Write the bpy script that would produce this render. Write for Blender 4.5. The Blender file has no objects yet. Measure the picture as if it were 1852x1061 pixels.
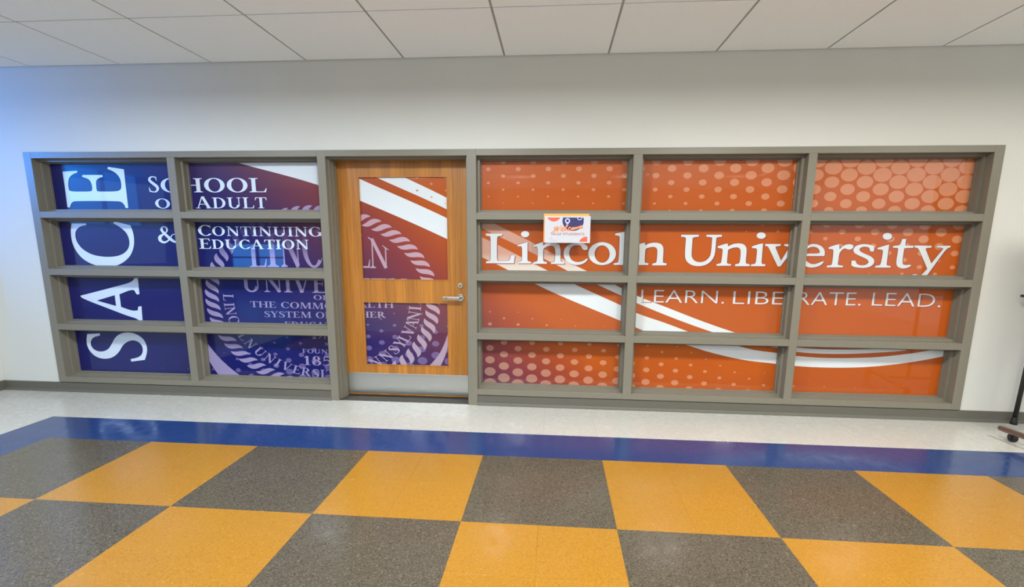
import bpy, bmesh, math, random
from mathutils import Vector, Matrix, geometry
random.seed(7)
scene = bpy.context.scene
COL = scene.collection

# ------------------------------------------------------------------ camera
CAM = Vector((0.0, -3.7624, 1.3054))
YAW, PITCH, ROLL, F, PX, PY = 0.078166, -0.175895, 0.007228, 883.2357, 931.9206, 594.4829
ROT = (Matrix.Rotation(YAW, 3, 'Z') @ Matrix.Rotation(math.pi/2 + PITCH, 3, 'X') @ Matrix.Rotation(ROLL, 3, 'Z'))
cd = bpy.data.cameras.new('camera'); cam = bpy.data.objects.new('camera', cd); COL.objects.link(cam)
cam.matrix_world = Matrix.Translation(CAM) @ ROT.to_4x4()
cd.sensor_width = 36; cd.lens = F/1852*36
cd.shift_x = (926-PX)/1852; cd.shift_y = (PY-530.5)/1852; cd.clip_start = .02
scene.camera = cam

# ------------------------------------------------------------------ world, lights, exposure
w = bpy.data.worlds.new('world'); scene.world = w; w.use_nodes = True
w.node_tree.nodes['Background'].inputs[0].default_value = (0.86, 0.95, 1.0, 1)
w.node_tree.nodes['Background'].inputs[1].default_value = 1.15
scene.view_settings.view_transform = 'Standard'; scene.view_settings.look = 'None'
scene.view_settings.gamma = 1; scene.view_settings.use_curve_mapping = False
scene.view_settings.exposure = 0.0
CZ = 2.6186                       # ceiling height
KX0, KP, KY0, KQ = -3.3425, .7387, .012, .7338
LAMPS = []                        # (cell i, cell j) of the ceiling grid that hold a recessed luminaire
for j in (2, 5, 8):
    for i in (-3, 0, 3, 6, 9): LAMPS.append((i, j))
def area(name, loc, rot, sx, sy, power, col, spread=180):
    l = bpy.data.lights.new(name, 'AREA'); l.shape = 'RECTANGLE'; l.size = sx; l.size_y = sy
    l.energy = power; l.color = col; l.spread = math.radians(spread)
    o = bpy.data.objects.new(name, l); o.location = loc; o.rotation_euler = rot; COL.objects.link(o); return o
LAMP_W = {2: 63, 5: 22, 8: 84}  # rear row raised so the unseen white floor throws light onto the ceiling
for (i, j) in LAMPS:
    cx = KX0 + (i+.5)*KP; cy = KY0 - (j+.5)*KQ
    warm = min(1, max(0, (cx+4)/7))
    area('troffer_light', (cx, cy, CZ+.072), (0, 0, 0), .36, .36, LAMP_W[j]*{-3: .12, 0: .86, 6: .94, 9: .72}.get(i, 1), (.82+.20*warm, .99+.01*warm, 1.16-.26*warm))
# daylight from the left-hand window, falling on the left end of the wall
def aim(o, target):
    d = Vector(target)-o.location; o.rotation_euler = d.to_track_quat('-Z', 'Y').to_euler()
o = area('window_daylight', (-7.6, -2.6, 2.45), (0, 0, 0), .5, .35, 13, (.0, .22, .86), 38); aim(o, (-4.75, 0, 1.95))
o = area('window_daylight', (-8.7, -4.8, 1.6), (0, 0, 0), 2.4, 1.6, 8, (.45, .68, 1.0), 150); aim(o, (-3, -2.2, .6))

# ------------------------------------------------------------------ materials
def lin(c): return tuple(((v/255)/12.92 if v/255 <= .04045 else ((v/255+.055)/1.055)**2.4) for v in c)
MATS = {}
class N:
    def __init__(s, name):
        s.m = bpy.data.materials.new(name); s.m.use_nodes = True; s.t = s.m.node_tree; s.b = s.t.nodes['Principled BSDF']
    def n(s, typ, **kw):
        x = s.t.nodes.new(typ)
        for k, v in kw.items():
            if k.startswith('i_'): x.inputs[int(k[2:])].default_value = v
            else: setattr(x, k, v)
        return x
    def l(s, a, b): s.t.links.new(a, b)
    def set(s, **kw):
        for k, v in kw.items(): s.b.inputs[k.replace('_', ' ')].default_value = v
    def mix(s, fac, a, b, mode='MIX'):
        x = s.t.nodes.new('ShaderNodeMix'); x.data_type = 'RGBA'; x.blend_type = mode
        for sock, v in ((x.inputs[0], fac), (x.inputs[6], a), (x.inputs[7], b)):
            if hasattr(v, 'links'): s.l(v, sock)
            elif isinstance(v, (int, float)): sock.default_value = v
            else: sock.default_value = (*v[:3], 1)
        return x.outputs[2]
    def ramp(s, fac, stops):
        r = s.n('ShaderNodeValToRGB'); e = r.color_ramp.elements
        while len(e) < len(stops): e.new(.5)
        for q, (p, c) in zip(e, stops): q.position = p; q.color = (*c, 1)
        s.l(fac, r.inputs[0]); return r.outputs[0]
    def pos(s): return s.n('ShaderNodeNewGeometry').outputs['Position']
    def noise(s, vec, scale, detail=3, rough=.5):
        x = s.n('ShaderNodeTexNoise'); x.inputs['Scale'].default_value = scale; x.inputs['Detail'].default_value = detail
        x.inputs['Roughness'].default_value = rough; s.l(vec, x.inputs['Vector']); return x.outputs['Fac']
    def vscale(s, vec, v):
        x = s.n('ShaderNodeVectorMath', operation='MULTIPLY'); s.l(vec, x.inputs[0]); x.inputs[1].default_value = v; return x.outputs[0]
    def bump(s, h, strength, dist=.01):
        x = s.n('ShaderNodeBump'); x.inputs['Strength'].default_value = strength; x.inputs['Distance'].default_value = dist
        s.l(h, x.inputs['Height']); s.l(x.outputs[0], s.b.inputs['Normal'])
def plain(name, c, rough=.5, metal=0, coat=0, vary=.0, vs=6, spec=.5, bump=0, bs=300):
    k = N(name); k.set(Roughness=rough, Metallic=metal, Coat_Weight=coat, Coat_Roughness=.03); k.b.inputs['Specular IOR Level'].default_value = spec
    C = lin(c)
    if vary:
        f = k.noise(k.pos(), vs, 4)
        k.l(k.mix(f, tuple(v*(1-vary) for v in C), tuple(min(1, v*(1+vary)) for v in C)), k.b.inputs['Base Color'])
    else: k.set(Base_Color=(*C, 1))
    if bump: k.bump(k.noise(k.pos(), bs, 2), bump, .001)
    MATS[name] = k.m; return k.m
M_wall = plain('wall_paint', (201, 199, 192), .7, vary=.025, vs=2.5, bump=.25, bs=220)
M_rear = plain('rear_wall_paint', (112, 110, 106), .7, vary=.03)
M_ceil = plain('ceiling_tile_fibre', (240, 241, 240), .9, vary=.03, vs=60, bump=.35, bs=260)
M_grid = plain('ceiling_grid_metal', (156, 155, 149), .6)
M_frame = plain('taupe_frame_paint', (120, 114, 100), .42, vary=.015, vs=12)
M_base = plain('rubber_base', (92, 88, 78), .5, vary=.05, vs=20)
M_black = plain('black_metal', (34, 32, 31), .4, vary=.05, vs=20)
M_rubber = plain('black_rubber', (24, 23, 23), .7, vary=.05, vs=20)
M_chrome = plain('brushed_chrome', (205, 203, 198), .22, metal=1)
M_brass = plain('nickel_lock', (222, 214, 190), .28, metal=1)
M_hole = plain('key_slot', (40, 38, 36), .6)
M_card = plain('white_card', (194, 194, 200), .5, coat=.15)
M_orange = plain('orange_card', (245, 165, 80), .6)
M_peach = plain('peach_edge', (250, 205, 170), .6)
M_red = plain('coral_print', (222, 92, 62), .5)
M_navy = plain('navy_print', (44, 42, 96), .5)
M_welc = plain('apricot_script', (232, 140, 88), .5)
M_stud = plain('rose_print', (196, 112, 92), .5)
M_house = plain('matte_aluminium', (120, 120, 118), .8)
M_line = plain('thin_rose_line', (200, 180, 185), .5)
M_lav = plain('lavender_print', (190, 190, 225), .5)
M_tape = plain('white_board', (236, 236, 232), .3, coat=.5)
M_lens = N('luminaire_diffuser'); M_lens.set(Base_Color=(1, 1, 1, 1), Emission_Color=(.95, .97, 1, 1), Emission_Strength=5.0); M_lens = M_lens.m
M_sky = N('daylit_window'); M_sky.set(Base_Color=(0, 0, 0, 1), Emission_Color=(.04, .30, 1.0, 1), Emission_Strength=4.0); M_sky = M_sky.m
M_sky2 = N('daylit_low_window'); M_sky2.set(Base_Color=(0, 0, 0, 1), Emission_Color=(.06, .36, 1.0, 1), Emission_Strength=9.0); M_sky2 = M_sky2.m

def wood():
    k = N('honey_wood_veneer'); p = k.pos()
    sx = k.n('ShaderNodeSeparateXYZ'); k.l(p, sx.inputs[0])
    # veneer leaves about 16 cm wide, each one a little lighter or darker
    a = k.n('ShaderNodeMath', operation='MULTIPLY'); a.inputs[1].default_value = 1/.0815; k.l(sx.outputs[0], a.inputs[0])
    fl = k.n('ShaderNodeMath', operation='FLOOR'); k.l(a.outputs[0], fl.inputs[0])
    wn = k.n('ShaderNodeTexWhiteNoise', noise_dimensions='1D'); k.l(fl.outputs[0], wn.inputs['W'])
    g = k.noise(k.vscale(p, (55, 55, 1.6)), 1.0, 5, .6)
    g2 = k.noise(k.vscale(p, (240, 240, 6)), 1.0, 2, .5)
    c = k.ramp(g, [(.25, lin((146, 84, 22))), (.5, lin((168, 104, 30))), (.75, lin((188, 124, 42)))])
    c = k.mix(.22, c, k.ramp(g2, [(.3, lin((150, 90, 30))), (.7, lin((214, 150, 64)))]))
    hv = k.n('ShaderNodeHueSaturation'); k.l(c, hv.inputs['Color'])
    mr = k.n('ShaderNodeMapRange'); mr.inputs['To Min'].default_value = .86; mr.inputs['To Max'].default_value = 1.12
    k.l(wn.outputs[0], mr.inputs[0]); k.l(mr.outputs[0], hv.inputs['Value'])
    k.l(hv.outputs[0], k.b.inputs['Base Color']); k.set(Roughness=.35, Coat_Weight=.35, Coat_Roughness=.15)
    return k.m
M_wood = wood()

def vct(name, base, dark, light, amount=.5, rough=.2):
    k = N(name); p = k.pos()
    oi = k.n('ShaderNodeObjectInfo')
    w_ = k.noise(p, 14, 3)
    wav = k.n('ShaderNodeVectorMath', operation='ADD'); k.l(p, wav.inputs[0])
    sc = k.n('ShaderNodeVectorMath', operation='SCALE'); sc.inputs['Scale'].default_value = .02; nt = k.n('ShaderNodeTexNoise'); nt.inputs['Scale'].default_value = 60
    k.l(p, nt.inputs['Vector']); k.l(nt.outputs['Color'], sc.inputs[0]); k.l(sc.outputs[0], wav.inputs[1])
    f = k.noise(wav.outputs[0], 150, 3, .7)
    d = k.ramp(f, [(.36, (1, 1, 1)), (.47, (0, 0, 0))])
    l = k.ramp(f, [(.56, (0, 0, 0)), (.68, (1, 1, 1))])
    mul = lambda s_, v: (lambda x: (k.l(s_, x.inputs[0]), x.outputs[0])[1])(k.n('ShaderNodeMath', operation='MULTIPLY', i_1=v))
    c = k.mix(mul(d, amount), lin(base), lin(dark))
    c = k.mix(mul(l, amount), c, lin(light))
    vo = k.n('ShaderNodeTexVoronoi'); vo.inputs['Scale'].default_value = 55; k.l(wav.outputs[0], vo.inputs['Vector'])
    ch = k.ramp(vo.outputs['Distance'], [(.03, (1, 1, 1)), (.09, (0, 0, 0))])
    c = k.mix(mul(ch, .22*amount), c, lin(light))
    hv = k.n('ShaderNodeHueSaturation'); mr = k.n('ShaderNodeMapRange'); mr.inputs['To Min'].default_value = .985; mr.inputs['To Max'].default_value = 1.015
    k.l(oi.outputs['Random'], mr.inputs[0]); k.l(mr.outputs[0], hv.inputs['Value']); k.l(c, hv.inputs['Color'])
    k.l(hv.outputs[0], k.b.inputs['Base Color'])
    k.l(k.ramp(w_, [(.3, (rough-.06,)*3), (.7, (rough+.08,)*3)]), k.b.inputs['Roughness'])
    k.bump(k.noise(p, 7, 3), .10, .01)
    return k.m
M_vct = {'yellow': vct('yellow_vinyl_tile', (154, 107, 33), (110, 74, 20), (186, 142, 70), .42),
         'grey': vct('grey_vinyl_tile', (78, 71, 59), (42, 37, 31), (122, 112, 96), .8),
         'blue': vct('blue_vinyl_tile', (32, 55, 102), (24, 42, 84), (58, 84, 128), .45, .14),
         'white': vct('white_vinyl_tile', (182, 179, 171), (158, 154, 144), (192, 189, 181), .5, .24)}
M_sub = plain('floor_screed', (70, 66, 60), .8)

# printed film: one continuous design that fades from navy over purple to orange
GRAD = [(-1.4, (12, 14, 88)), (-1.05, (30, 22, 88)), (-.7, (60, 34, 80)), (-.32, (92, 42, 64)), (.06, (122, 48, 50)), (.36, (148, 60, 30)), (.75, (172, 76, 8)), (1.4, (174, 78, 10))]
def film(name, over=None, fac=0.0, top=1.0, zr=None):
    k = N(name); p = k.pos(); s = k.n('ShaderNodeSeparateXYZ'); k.l(p, s.inputs[0])
    a = k.n('ShaderNodeMath', operation='MULTIPLY_ADD'); k.l(s.outputs[2], a.inputs[0]); a.inputs[1].default_value = 1.1; k.l(s.outputs[0], a.inputs[2])
    mr = k.n('ShaderNodeMapRange'); mr.inputs['From Min'].default_value = -1.4; mr.inputs['From Max'].default_value = 1.4; k.l(a.outputs[0], mr.inputs[0])
    c = k.ramp(mr.outputs[0], [((t+1.4)/2.8, lin(v)) for t, v in GRAD])
    if over:
        if zr:   # translucent towards the top, opaque at the bottom
            m2 = k.n('ShaderNodeMapRange'); m2.inputs['From Min'].default_value = zr[0]; m2.inputs['From Max'].default_value = zr[1]
            m2.inputs['To Min'].default_value = top; m2.inputs['To Max'].default_value = fac; k.l(s.outputs[2], m2.inputs[0])
            c = k.mix(m2.outputs[0], c, lin(over))
        else: c = k.mix(fac, c, lin(over))
    k.l(c, k.b.inputs['Base Color']); k.set(Roughness=.4, Coat_Weight=.8, Coat_Roughness=.02); k.b.inputs['Specular IOR Level'].default_value = .25
    return k.m
M_film = film('gradient_window_film')
M_dot = film('halftone_dot_print', (238, 194, 160), .27)
M_dotw = film('halftone_dot_print_on_blue', (165, 145, 205), .28)
M_seal = film('pale_seal_print', (196, 180, 220), .50)
M_sealp = film('rosy_seal_print', (206, 182, 198), .55)
M_band = film('white_swoosh_print', (210, 214, 216), 1.0)
M_bandf = film('fading_swoosh_print', (210, 196, 184), .42, zr=(1.10, 1.22))
M_sealf = film('fading_seal_print', (196, 180, 220), .05, top=.50, zr=(1.13, 1.32))
M_white = plain('white_lettering', (204, 207, 208), .4, coat=1)
M_ice = plain('pale_blue_lettering', (205, 216, 230), .4, coat=1)
M_shad = film('letter_shadow_print', (92, 52, 88), .6)

# ------------------------------------------------------------------ mesh helpers
def link(name, me, mats, parent=None):
    o = bpy.data.objects.new(name, me); COL.objects.link(o)
    for m in (mats if isinstance(mats, (list, tuple)) else [mats]): me.materials.append(m)
    if parent: o.parent = parent
    return o
def boxes_mesh(name, bxs, bevel=0):
    bm = bmesh.new()
    for (x0, x1, y0, y1, z0, z1) in bxs:
        r = bmesh.ops.create_cube(bm, size=1)
        bmesh.ops.scale(bm, vec=(x1-x0, y1-y0, z1-z0), verts=r['verts'])
        bmesh.ops.translate(bm, vec=((x0+x1)/2, (y0+y1)/2, (z0+z1)/2), verts=r['verts'])
    if bevel: bmesh.ops.bevel(bm, geom=bm.edges[:], offset=bevel, segments=2, affect='EDGES', profile=.5)
    me = bpy.data.meshes.new(name); bm.to_mesh(me); bm.free(); return me
def box(name, b, mat, parent=None, bevel=0):
    """box whose origin sits at the middle of its base"""
    x0, x1, y0, y1, z0, z1 = b; cx, cy = (x0+x1)/2, (y0+y1)/2
    o = link(name, boxes_mesh(name, [(x0-cx, x1-cx, y0-cy, y1-cy, 0, z1-z0)], bevel), mat, parent)
    o.location = (cx, cy, z0); return o
def multi(name, bxs, mat, parent=None, bevel=0):
    return link(name, boxes_mesh(name, bxs, bevel), mat, parent)
def tube_mesh(name, pts, r, seg=14, caps=True):
    bm = bmesh.new(); rings = []
    rs = r if isinstance(r, (list, tuple)) else [r]*len(pts)
    pts = [Vector(p) for p in pts]
    for i, p in enumerate(pts):
        d = (pts[min(i+1, len(pts)-1)]-pts[max(i-1, 0)]).normalized()
        a = d.orthogonal().normalized() if i == 0 else (rings_a - d*rings_a.dot(d)).normalized()
        rings_a = a; b = d.cross(a)
        rings.append([bm.verts.new(p+(a*math.cos(t)+b*math.sin(t))*rs[i]) for t in [2*math.pi*q/seg for q in range(seg)]])
    for a, b in zip(rings, rings[1:]):
        for q in range(seg): bm.faces.new((a[q], a[(q+1) % seg], b[(q+1) % seg], b[q]))
    if caps: bm.faces.new(rings[0][::-1]); bm.faces.new(rings[-1])
    bmesh.ops.recalc_face_normals(bm, faces=bm.faces)
    for f in bm.faces: f.smooth = len(f.verts) == 4
    me = bpy.data.meshes.new(name); bm.to_mesh(me); bm.free(); return me
def empty(name, loc, kind=None, label=None, cat=None, group=None):
    o = bpy.data.objects.new(name, None); o.location = loc; o.empty_display_size = .1; COL.objects.link(o)
    if kind: o['kind'] = kind
    if label: o['label'] = label
    if cat: o['category'] = cat
    if group: o['group'] = group
    return o
def tag(o, label=None, cat=None, kind=None, group=None):
    if label: o['label'] = label
    if cat: o['category'] = cat
    if kind: o['kind'] = kind
    if group: o['group'] = group
    return o
def keep(o, parent):   # parent while staying put (parents have no rotation or scale)
    o.parent = parent; o.location = Vector(o.location)-Vector(parent.location); return o

# ------------------------------------------------------------------ room shell
XL, XR, YB = -9.0, 6.2, -8.6      # room extent
# frame layout on the wall
C1L, C1R, C2L, C2R = -4.190, -3.0411, -2.9767, -1.8232
DL, DR = -1.759, -.6692
C4L, C4R, C5L, C5R, C6L, C6R = -.5973, .5580, .6238, 1.7784, 1.8367, 2.9988
OL, OR, OT, OB = -4.255, 3.0631, 1.9828, .0866
ROWS = [(1.5226, 1.9366), (1.0599, 1.4721), (.5953, 1.0082), (.1329, .5448)]
WY = .012                          # wall face
FD = .17                           # frame depth
back = multi('wall_back', [(-4.79, OL, WY, .30, 0, 3.0), (OR, XR, WY, .30, 0, 3.0), (OL, OR, WY, .30, OT, 3.0), (OL, C2L+1.15, .19, .30, 0, OT), (C4L-.02, OR, .19, .30, 0, OT), (OL, C2R, .012, .19, 0, .055), (C4L, OR, .012, .19, 0, .055)], M_wall)
tag(back, 'white painted wall around the glazed partition and door', kind='structure')
ret = multi('wall_left', [(XL, -4.79, -.12, .30, 0, 3.0)], M_wall); tag(ret, 'white wall that steps forward left of the partition', kind='structure')
# far left side with the tall daylit window
side = multi('wall_side', [(XL-.2, XL, YB, -6.3, 0, 3.0), (XL-.2, XL, -4.5, .3, 0, 3.0), (XL-.2, XL, -6.3, -4.5, 0, 1.55), (XL-.2, XL, -6.3, -4.5, 2.66, 3.0)], M_wall); tag(side, kind='structure')
w3 = empty('window_3', (XL, -5.4, 1.55), 'structure')
keep(box('pane', (XL-.06, XL-.05, -6.3, -4.5, 1.55, 2.62), M_sky), w3)
keep(multi('window_frame', [(XL-.08, XL, -6.3, -6.24, 1.55, 2.62), (XL-.08, XL, -4.56, -4.5, 1.55, 2.62), (XL-.08, XL, -5.43, -5.37, 1.6, 2.62), (XL-.08, XL, -6.24, -4.56, 1.55, 1.60)], M_frame), w3)
for c in w3.children:
    if c.name.startswith('window_frame'): c.location = (-XL, 5.4, -1.55)
# low window in the far corner behind the camera
rear = multi('wall_rear', [(XL, -8.7, YB-.2, YB, 0, 3.0), (-7.1, XR, YB-.2, YB, 0, 3.0), (-8.7, -7.1, YB-.2, YB, 0, .55), (-8.7, -7.1, YB-.2, YB, 1.2, 3.0)], M_rear); tag(rear, kind='structure')
w4 = empty('window_4', (-7.9, YB, .55), 'structure')
keep(box('pane', (-8.7, -7.1, YB-.06, YB-.05, .55, 1.2), M_sky2), w4)
fr = multi('window_frame', [(-8.7, -8.64, YB-.08, YB, .55, 1.2), (-7.16, -7.1, YB-.08, YB, .55, 1.2), (-7.95, -7.89, YB-.08, YB, .55, 1.2), (-8.64, -7.16, YB-.08, YB, .83, .87)], M_frame, w4); fr.location = (7.9, -YB, -.55)

# rubber cove base
def base(name, x0, x1, yf, parent=None):
    # profile with a small toe, extruded along x
    prof = [(yf, OB-.004), (yf-.007, OB-.009), (yf-.009, .020), (yf-.014, .008), (yf-.024, .0012), (yf, .0012)]
    bm = bmesh.new(); a = [bm.verts.new((x0, y, z)) for y, z in prof]; b = [bm.verts.new((x1, y, z)) for y, z in prof]
    n = len(prof)
    for q in range(n): bm.faces.new((a[q], a[(q+1) % n], b[(q+1) % n], b[q]))
    bm.faces.new(a[::-1]); bm.faces.new(b); bmesh.ops.recalc_face_normals(bm, faces=bm.faces)
    me = bpy.data.meshes.new(name); bm.to_mesh(me); bm.free()
    return link(name, me, M_base, parent)
tag(base('baseboard_left', -4.79, C2R-.001, WY), 'grey rubber cove base from the left corner to the door post', kind='structure')
tag(base('baseboard_right', C4L+.001, XR, WY), 'grey rubber cove base right of the door', kind='structure')
b_ = base('baseboard_return', XL, -4.79+.0, -.12); tag(b_, 'grey rubber cove base along the wall step at far left', kind='structure')
bs = multi('baseboard_corner', [(-4.79, -4.782, -.13, WY-.004, .0012, OB-.004)], M_base); tag(bs, kind='structure')

# ------------------------------------------------------------------ floor, tile by tile
T = .36575; X0 = -3.3423; Y0 = -.9358; GAP = .0004
fl = box('floor', (XL, XR, YB, .30, -.06, -.004), M_sub); tag(fl, 'vinyl tile floor, gold and grey check with a blue border', kind='structure')
def tile_kind(ix, iy):            # ix from X0, iy rows from Y0 towards the camera (iy<0 is towards the wall)
    if iy <= -2 or ix <= -2 or iy >= 5: return 'white'  # unseen rows towards and behind the camera, made white to bounce light upwards
    if iy == -1 or ix == -1: return 'blue'
    return 'grey' if ((ix//2)+(iy//2)) % 2 == 0 else 'yellow'
tile_me = {}
def tile_mesh(wx, wy, kind):
    key = (round(wx, 4), round(wy, 4), kind)
    if key not in tile_me:
        hx, hy = wx/2-GAP/2, wy/2-GAP/2; e = .00015; z = 0
        vs = [(-hx, -hy, -.004), (hx, -hy, -.004), (hx, hy, -.004), (-hx, hy, -.004), (-hx+0, -hy, -e), (hx, -hy, -e), (hx, hy, -e), (-hx, hy, -e),
              (-hx+e, -hy+e, z), (hx-e, -hy+e, z), (hx-e, hy-e, z), (-hx+e, hy-e, z)]
        fs = [(8, 9, 10, 11)]
        for q in range(4): r = (q+1) % 4; fs += [(q, r, 4+r, 4+q), (4+q, 4+r, 8+r, 8+q)]
        me = bpy.data.meshes.new('tile'); me.from_pydata(vs, [], fs); me.materials.append(M_vct[kind]); tile_me[key] = me
    return tile_me[key]
far = {}
for iy in range(-3, 21):
    for ix in range(-16, 27):
        x0 = X0+ix*T; x1 = x0+T; y1 = Y0-iy*T; y0 = y1-T
        if iy == -3: y1 = WY if y1 > WY else y1
        x0c, x1c = max(x0, XL), min(x1, XR); y0c, y1c = max(y0, YB), min(y1, WY if x0 > -4.9 else -.12)
        if x0c >= x1c-.01 or y0c >= y1c-.01: continue
        k = tile_kind(ix, iy)
        cxp, cyp = (x0c+x1c)/2, (y0c+y1c)/2
        near = (iy <= 3 and x1c > -5.6 and x0c < 4.6)
        if near and not (iy >= 1 and (x0c < -4.2 or x0c > 3.7)):
            o = bpy.data.objects.new('tile', tile_mesh(x1c-x0c, y1c-y0c, k)); COL.objects.link(o)
            o.parent = fl; o.location = (cxp-fl.location.x, cyp-fl.location.y, .06-.0)
            o.location.z = 0-fl.location.z
        else: far.setdefault(k, []).append((x0c, x1c, y0c, y1c))
for k, L in far.items():
    vs, fs = [], []
    for (a, b, c, d) in L:
        n = len(vs); g = GAP/2; vs += [(a+g, c+g, 0), (b-g, c+g, 0), (b-g, d-g, 0), (a+g, d-g, 0)]; fs.append((n, n+1, n+2, n+3))
    me = bpy.data.meshes.new('distant_tiles'); me.from_pydata(vs, [], fs)
    o = link('distant_tiles', me, M_vct[k], fl); o.location = -fl.location; o['kind'] = 'stuff'

# ------------------------------------------------------------------ ceiling: tegular tiles in a metal grid
cl = box('ceiling', (XL, XR, YB, .30, CZ+.26, CZ+.30), M_ceil); tag(cl, 'white suspended tile ceiling', kind='structure')
BAR = .014
cme = {}
def ctile(wx, wy):
    key = (round(wx, 3), round(wy, 3))
    if key not in cme:
        hx, hy = wx/2-BAR/2, wy/2-BAR/2; e = .004
        e = .0012; vs = [(-hx, -hy, .006), (hx, -hy, .006), (hx, hy, .006), (-hx, hy, .006), (-hx, -hy, e), (hx, -hy, e), (hx, hy, e), (-hx, hy, e),
              (-hx+e, -hy+e, 0), (hx-e, -hy+e, 0), (hx-e, hy-e, 0), (-hx+e, hy-e, 0)]
        fs = [(11, 10, 9, 8)]
        for q in range(4): r = (q+1) % 4; fs += [(4+q, 4+r, r, q), (8+q, 8+r, 4+r, 4+q)]
        me = bpy.data.meshes.new('ceiling_tile'); me.from_pydata(vs, [], fs); me.materials.append(M_ceil); cme[key] = me
    return cme[key]
fv, ff = [], []
for j in range(0, 12):
    for i in range(-8, 13):
        x0 = KX0+i*KP; x1 = x0+KP; y1 = KY0-j*KQ; y0 = y1-KQ
        x0, x1 = max(x0, XL), min(x1, XR); y0 = max(y0, YB)
        if x1-x0 < .05 or y1-y0 < .05: continue
        if (i, j) in LAMPS: continue
        if j <= 2 and -4 <= i <= 10:
            o = bpy.data.objects.new('ceiling_tile', ctile(x1-x0, y1-y0)); COL.objects.link(o); o.parent = cl
            o.location = ((x0+x1)/2-cl.location.x, (y0+y1)/2-cl.location.y, CZ-cl.location.z)
        else:
            n = len(fv); h = BAR/2; fv += [(x0+h, y0+h, CZ), (x0+h, y1-h, CZ), (x1-h, y1-h, CZ), (x1-h, y0+h, CZ)]; ff.append((n, n+1, n+2, n+3))
me = bpy.data.meshes.new('distant_ceiling_tiles'); me.from_pydata(fv, [], ff); o = link('distant_ceiling_tiles', me, M_ceil, cl); o.location = -cl.location; o['kind'] = 'stuff'
xb = [KX0+i*KP for i in range(-7, 13)]; yb = [KY0-j*KQ for j in range(1, 12)]
for x in xb:
    if XL < x < XR:
        o = box('grid_bar', (x-BAR/2+.0002, x+BAR/2-.0002, YB, WY, CZ+.004, CZ+.03), M_grid); keep(o, cl)
for y in yb:
    xs = sorted([XL]+[v for v in xb if XL < v < XR]+[XR])
    bx = [(a+BAR/2, b-BAR/2, y-BAR/2+.0002, y+BAR/2-.0002, CZ+.0045, CZ+.03) for a, b in zip(xs, xs[1:]) if b-a > .1]
    o = multi('cross_bar', bx, M_grid, cl); o.location = -cl.location
# recessed luminaires
tv = []
for n, (i, j) in enumerate(LAMPS):
    cx = KX0+(i+.5)*KP; cy = KY0-(j+.5)*KQ; h = KP/2-.01; q = KQ/2-.01
    lab = 'recessed square ceiling light, %s row, %s' % ({2: 'front', 5: 'middle', 8: 'rear'}[j], {-3: 'at the far left end', 0: 'above the blue panes', 3: 'in line with the door', 6: 'above the orange panes', 9: 'at the right end'}[i])
    e = empty('ceiling_light', (cx, cy, CZ), None, lab, 'light', 'recessed ceiling lights')
    m = multi('housing', [(-h, -h+.012, -q, q, 0, .20), (h-.012, h, -q, q, 0, .20), (-h, h, -q, -q+.012, 0, .20), (-h, h, q-.012, q, 0, .20), (-h, h, -q, q, .188, .20)], M_house, e)
    dm = box('diffuser', (-h+.02, h-.02, -q+.02, q-.02, .165, .17), M_lens, e)

# ------------------------------------------------------------------ 2-D drawing helpers (x, z in the plane of the glass)
SURVEY = Vector((0.0, -3.7624, 1.3054))     # the station the artwork was measured from
def Wp(u, v, y):
    """measured sighting -> point on the upright plane y (used to lay out the flat printed artwork)"""
    d = ROT @ Vector(((u-PX)/F, -(v-PY)/F, -1)); t = (y-SURVEY.y)/d.y; p = SURVEY+d*t; return (p.x, p.z)
GY = .122; DGY = .172
def tri(poly, holes=()):
    loops = [[Vector((p[0], p[1], 0)) for p in poly]]+[[Vector((p[0], p[1], 0)) for p in h] for h in holes]
    flat = [p for l in loops for p in l]
    out = []
    for t in geometry.tessellate_polygon(loops): out.append([(flat[i].x, flat[i].y) for i in t])
    return out
def smooth_poly(pts, it=1):        # Chaikin on gentle corners only
    for _ in range(it):
        out = []; n = len(pts)
        for i in range(n):
            a, b, c = Vector(pts[i-1]), Vector(pts[i]), Vector(pts[(i+1) % n])
            u, v = b-a, c-b
            if u.length > 1e-9 and v.length > 1e-9 and u.angle(v) < math.radians(48):
                out += [tuple(b.lerp(a, .25)), tuple(b.lerp(c, .25))]
            else: out.append(tuple(b))
        pts = out
    return pts
def ell(cx, cy, rx, ry, n=22): return [(cx+rx*math.cos(2*math.pi*i/n), cy+ry*math.sin(2*math.pi*i/n)) for i in range(n)]
def fan(poly): return [[poly[0], poly[i], poly[i+1]] for i in range(1, len(poly)-1)]
def clip(polys, r):
    x0, x1, z0, z1 = r; out = []
    for P in polys:
        xs = [p[0] for p in P]; zs = [p[1] for p in P]
        if max(xs) <= x0 or min(xs) >= x1 or max(zs) <= z0 or min(zs) >= z1: continue
        if min(xs) >= x0 and max(xs) <= x1 and min(zs) >= z0 and max(zs) <= z1: out.append(P); continue
        Q = P
        for ax, lim, sg in ((0, x0, 1), (0, x1, -1), (1, z0, 1), (1, z1, -1)):
            R = []
            for i in range(len(Q)):
                a, b = Q[i-1], Q[i]; da, db = (a[ax]-lim)*sg, (b[ax]-lim)*sg
                if (da >= 0) != (db >= 0):
                    t = da/(da-db); R.append((a[0]+(b[0]-a[0])*t, a[1]+(b[1]-a[1])*t))
                if db >= 0: R.append(b)
            Q = R
            if len(Q) < 3: break
        if len(Q) >= 3: out.append(Q)
    return out
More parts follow.
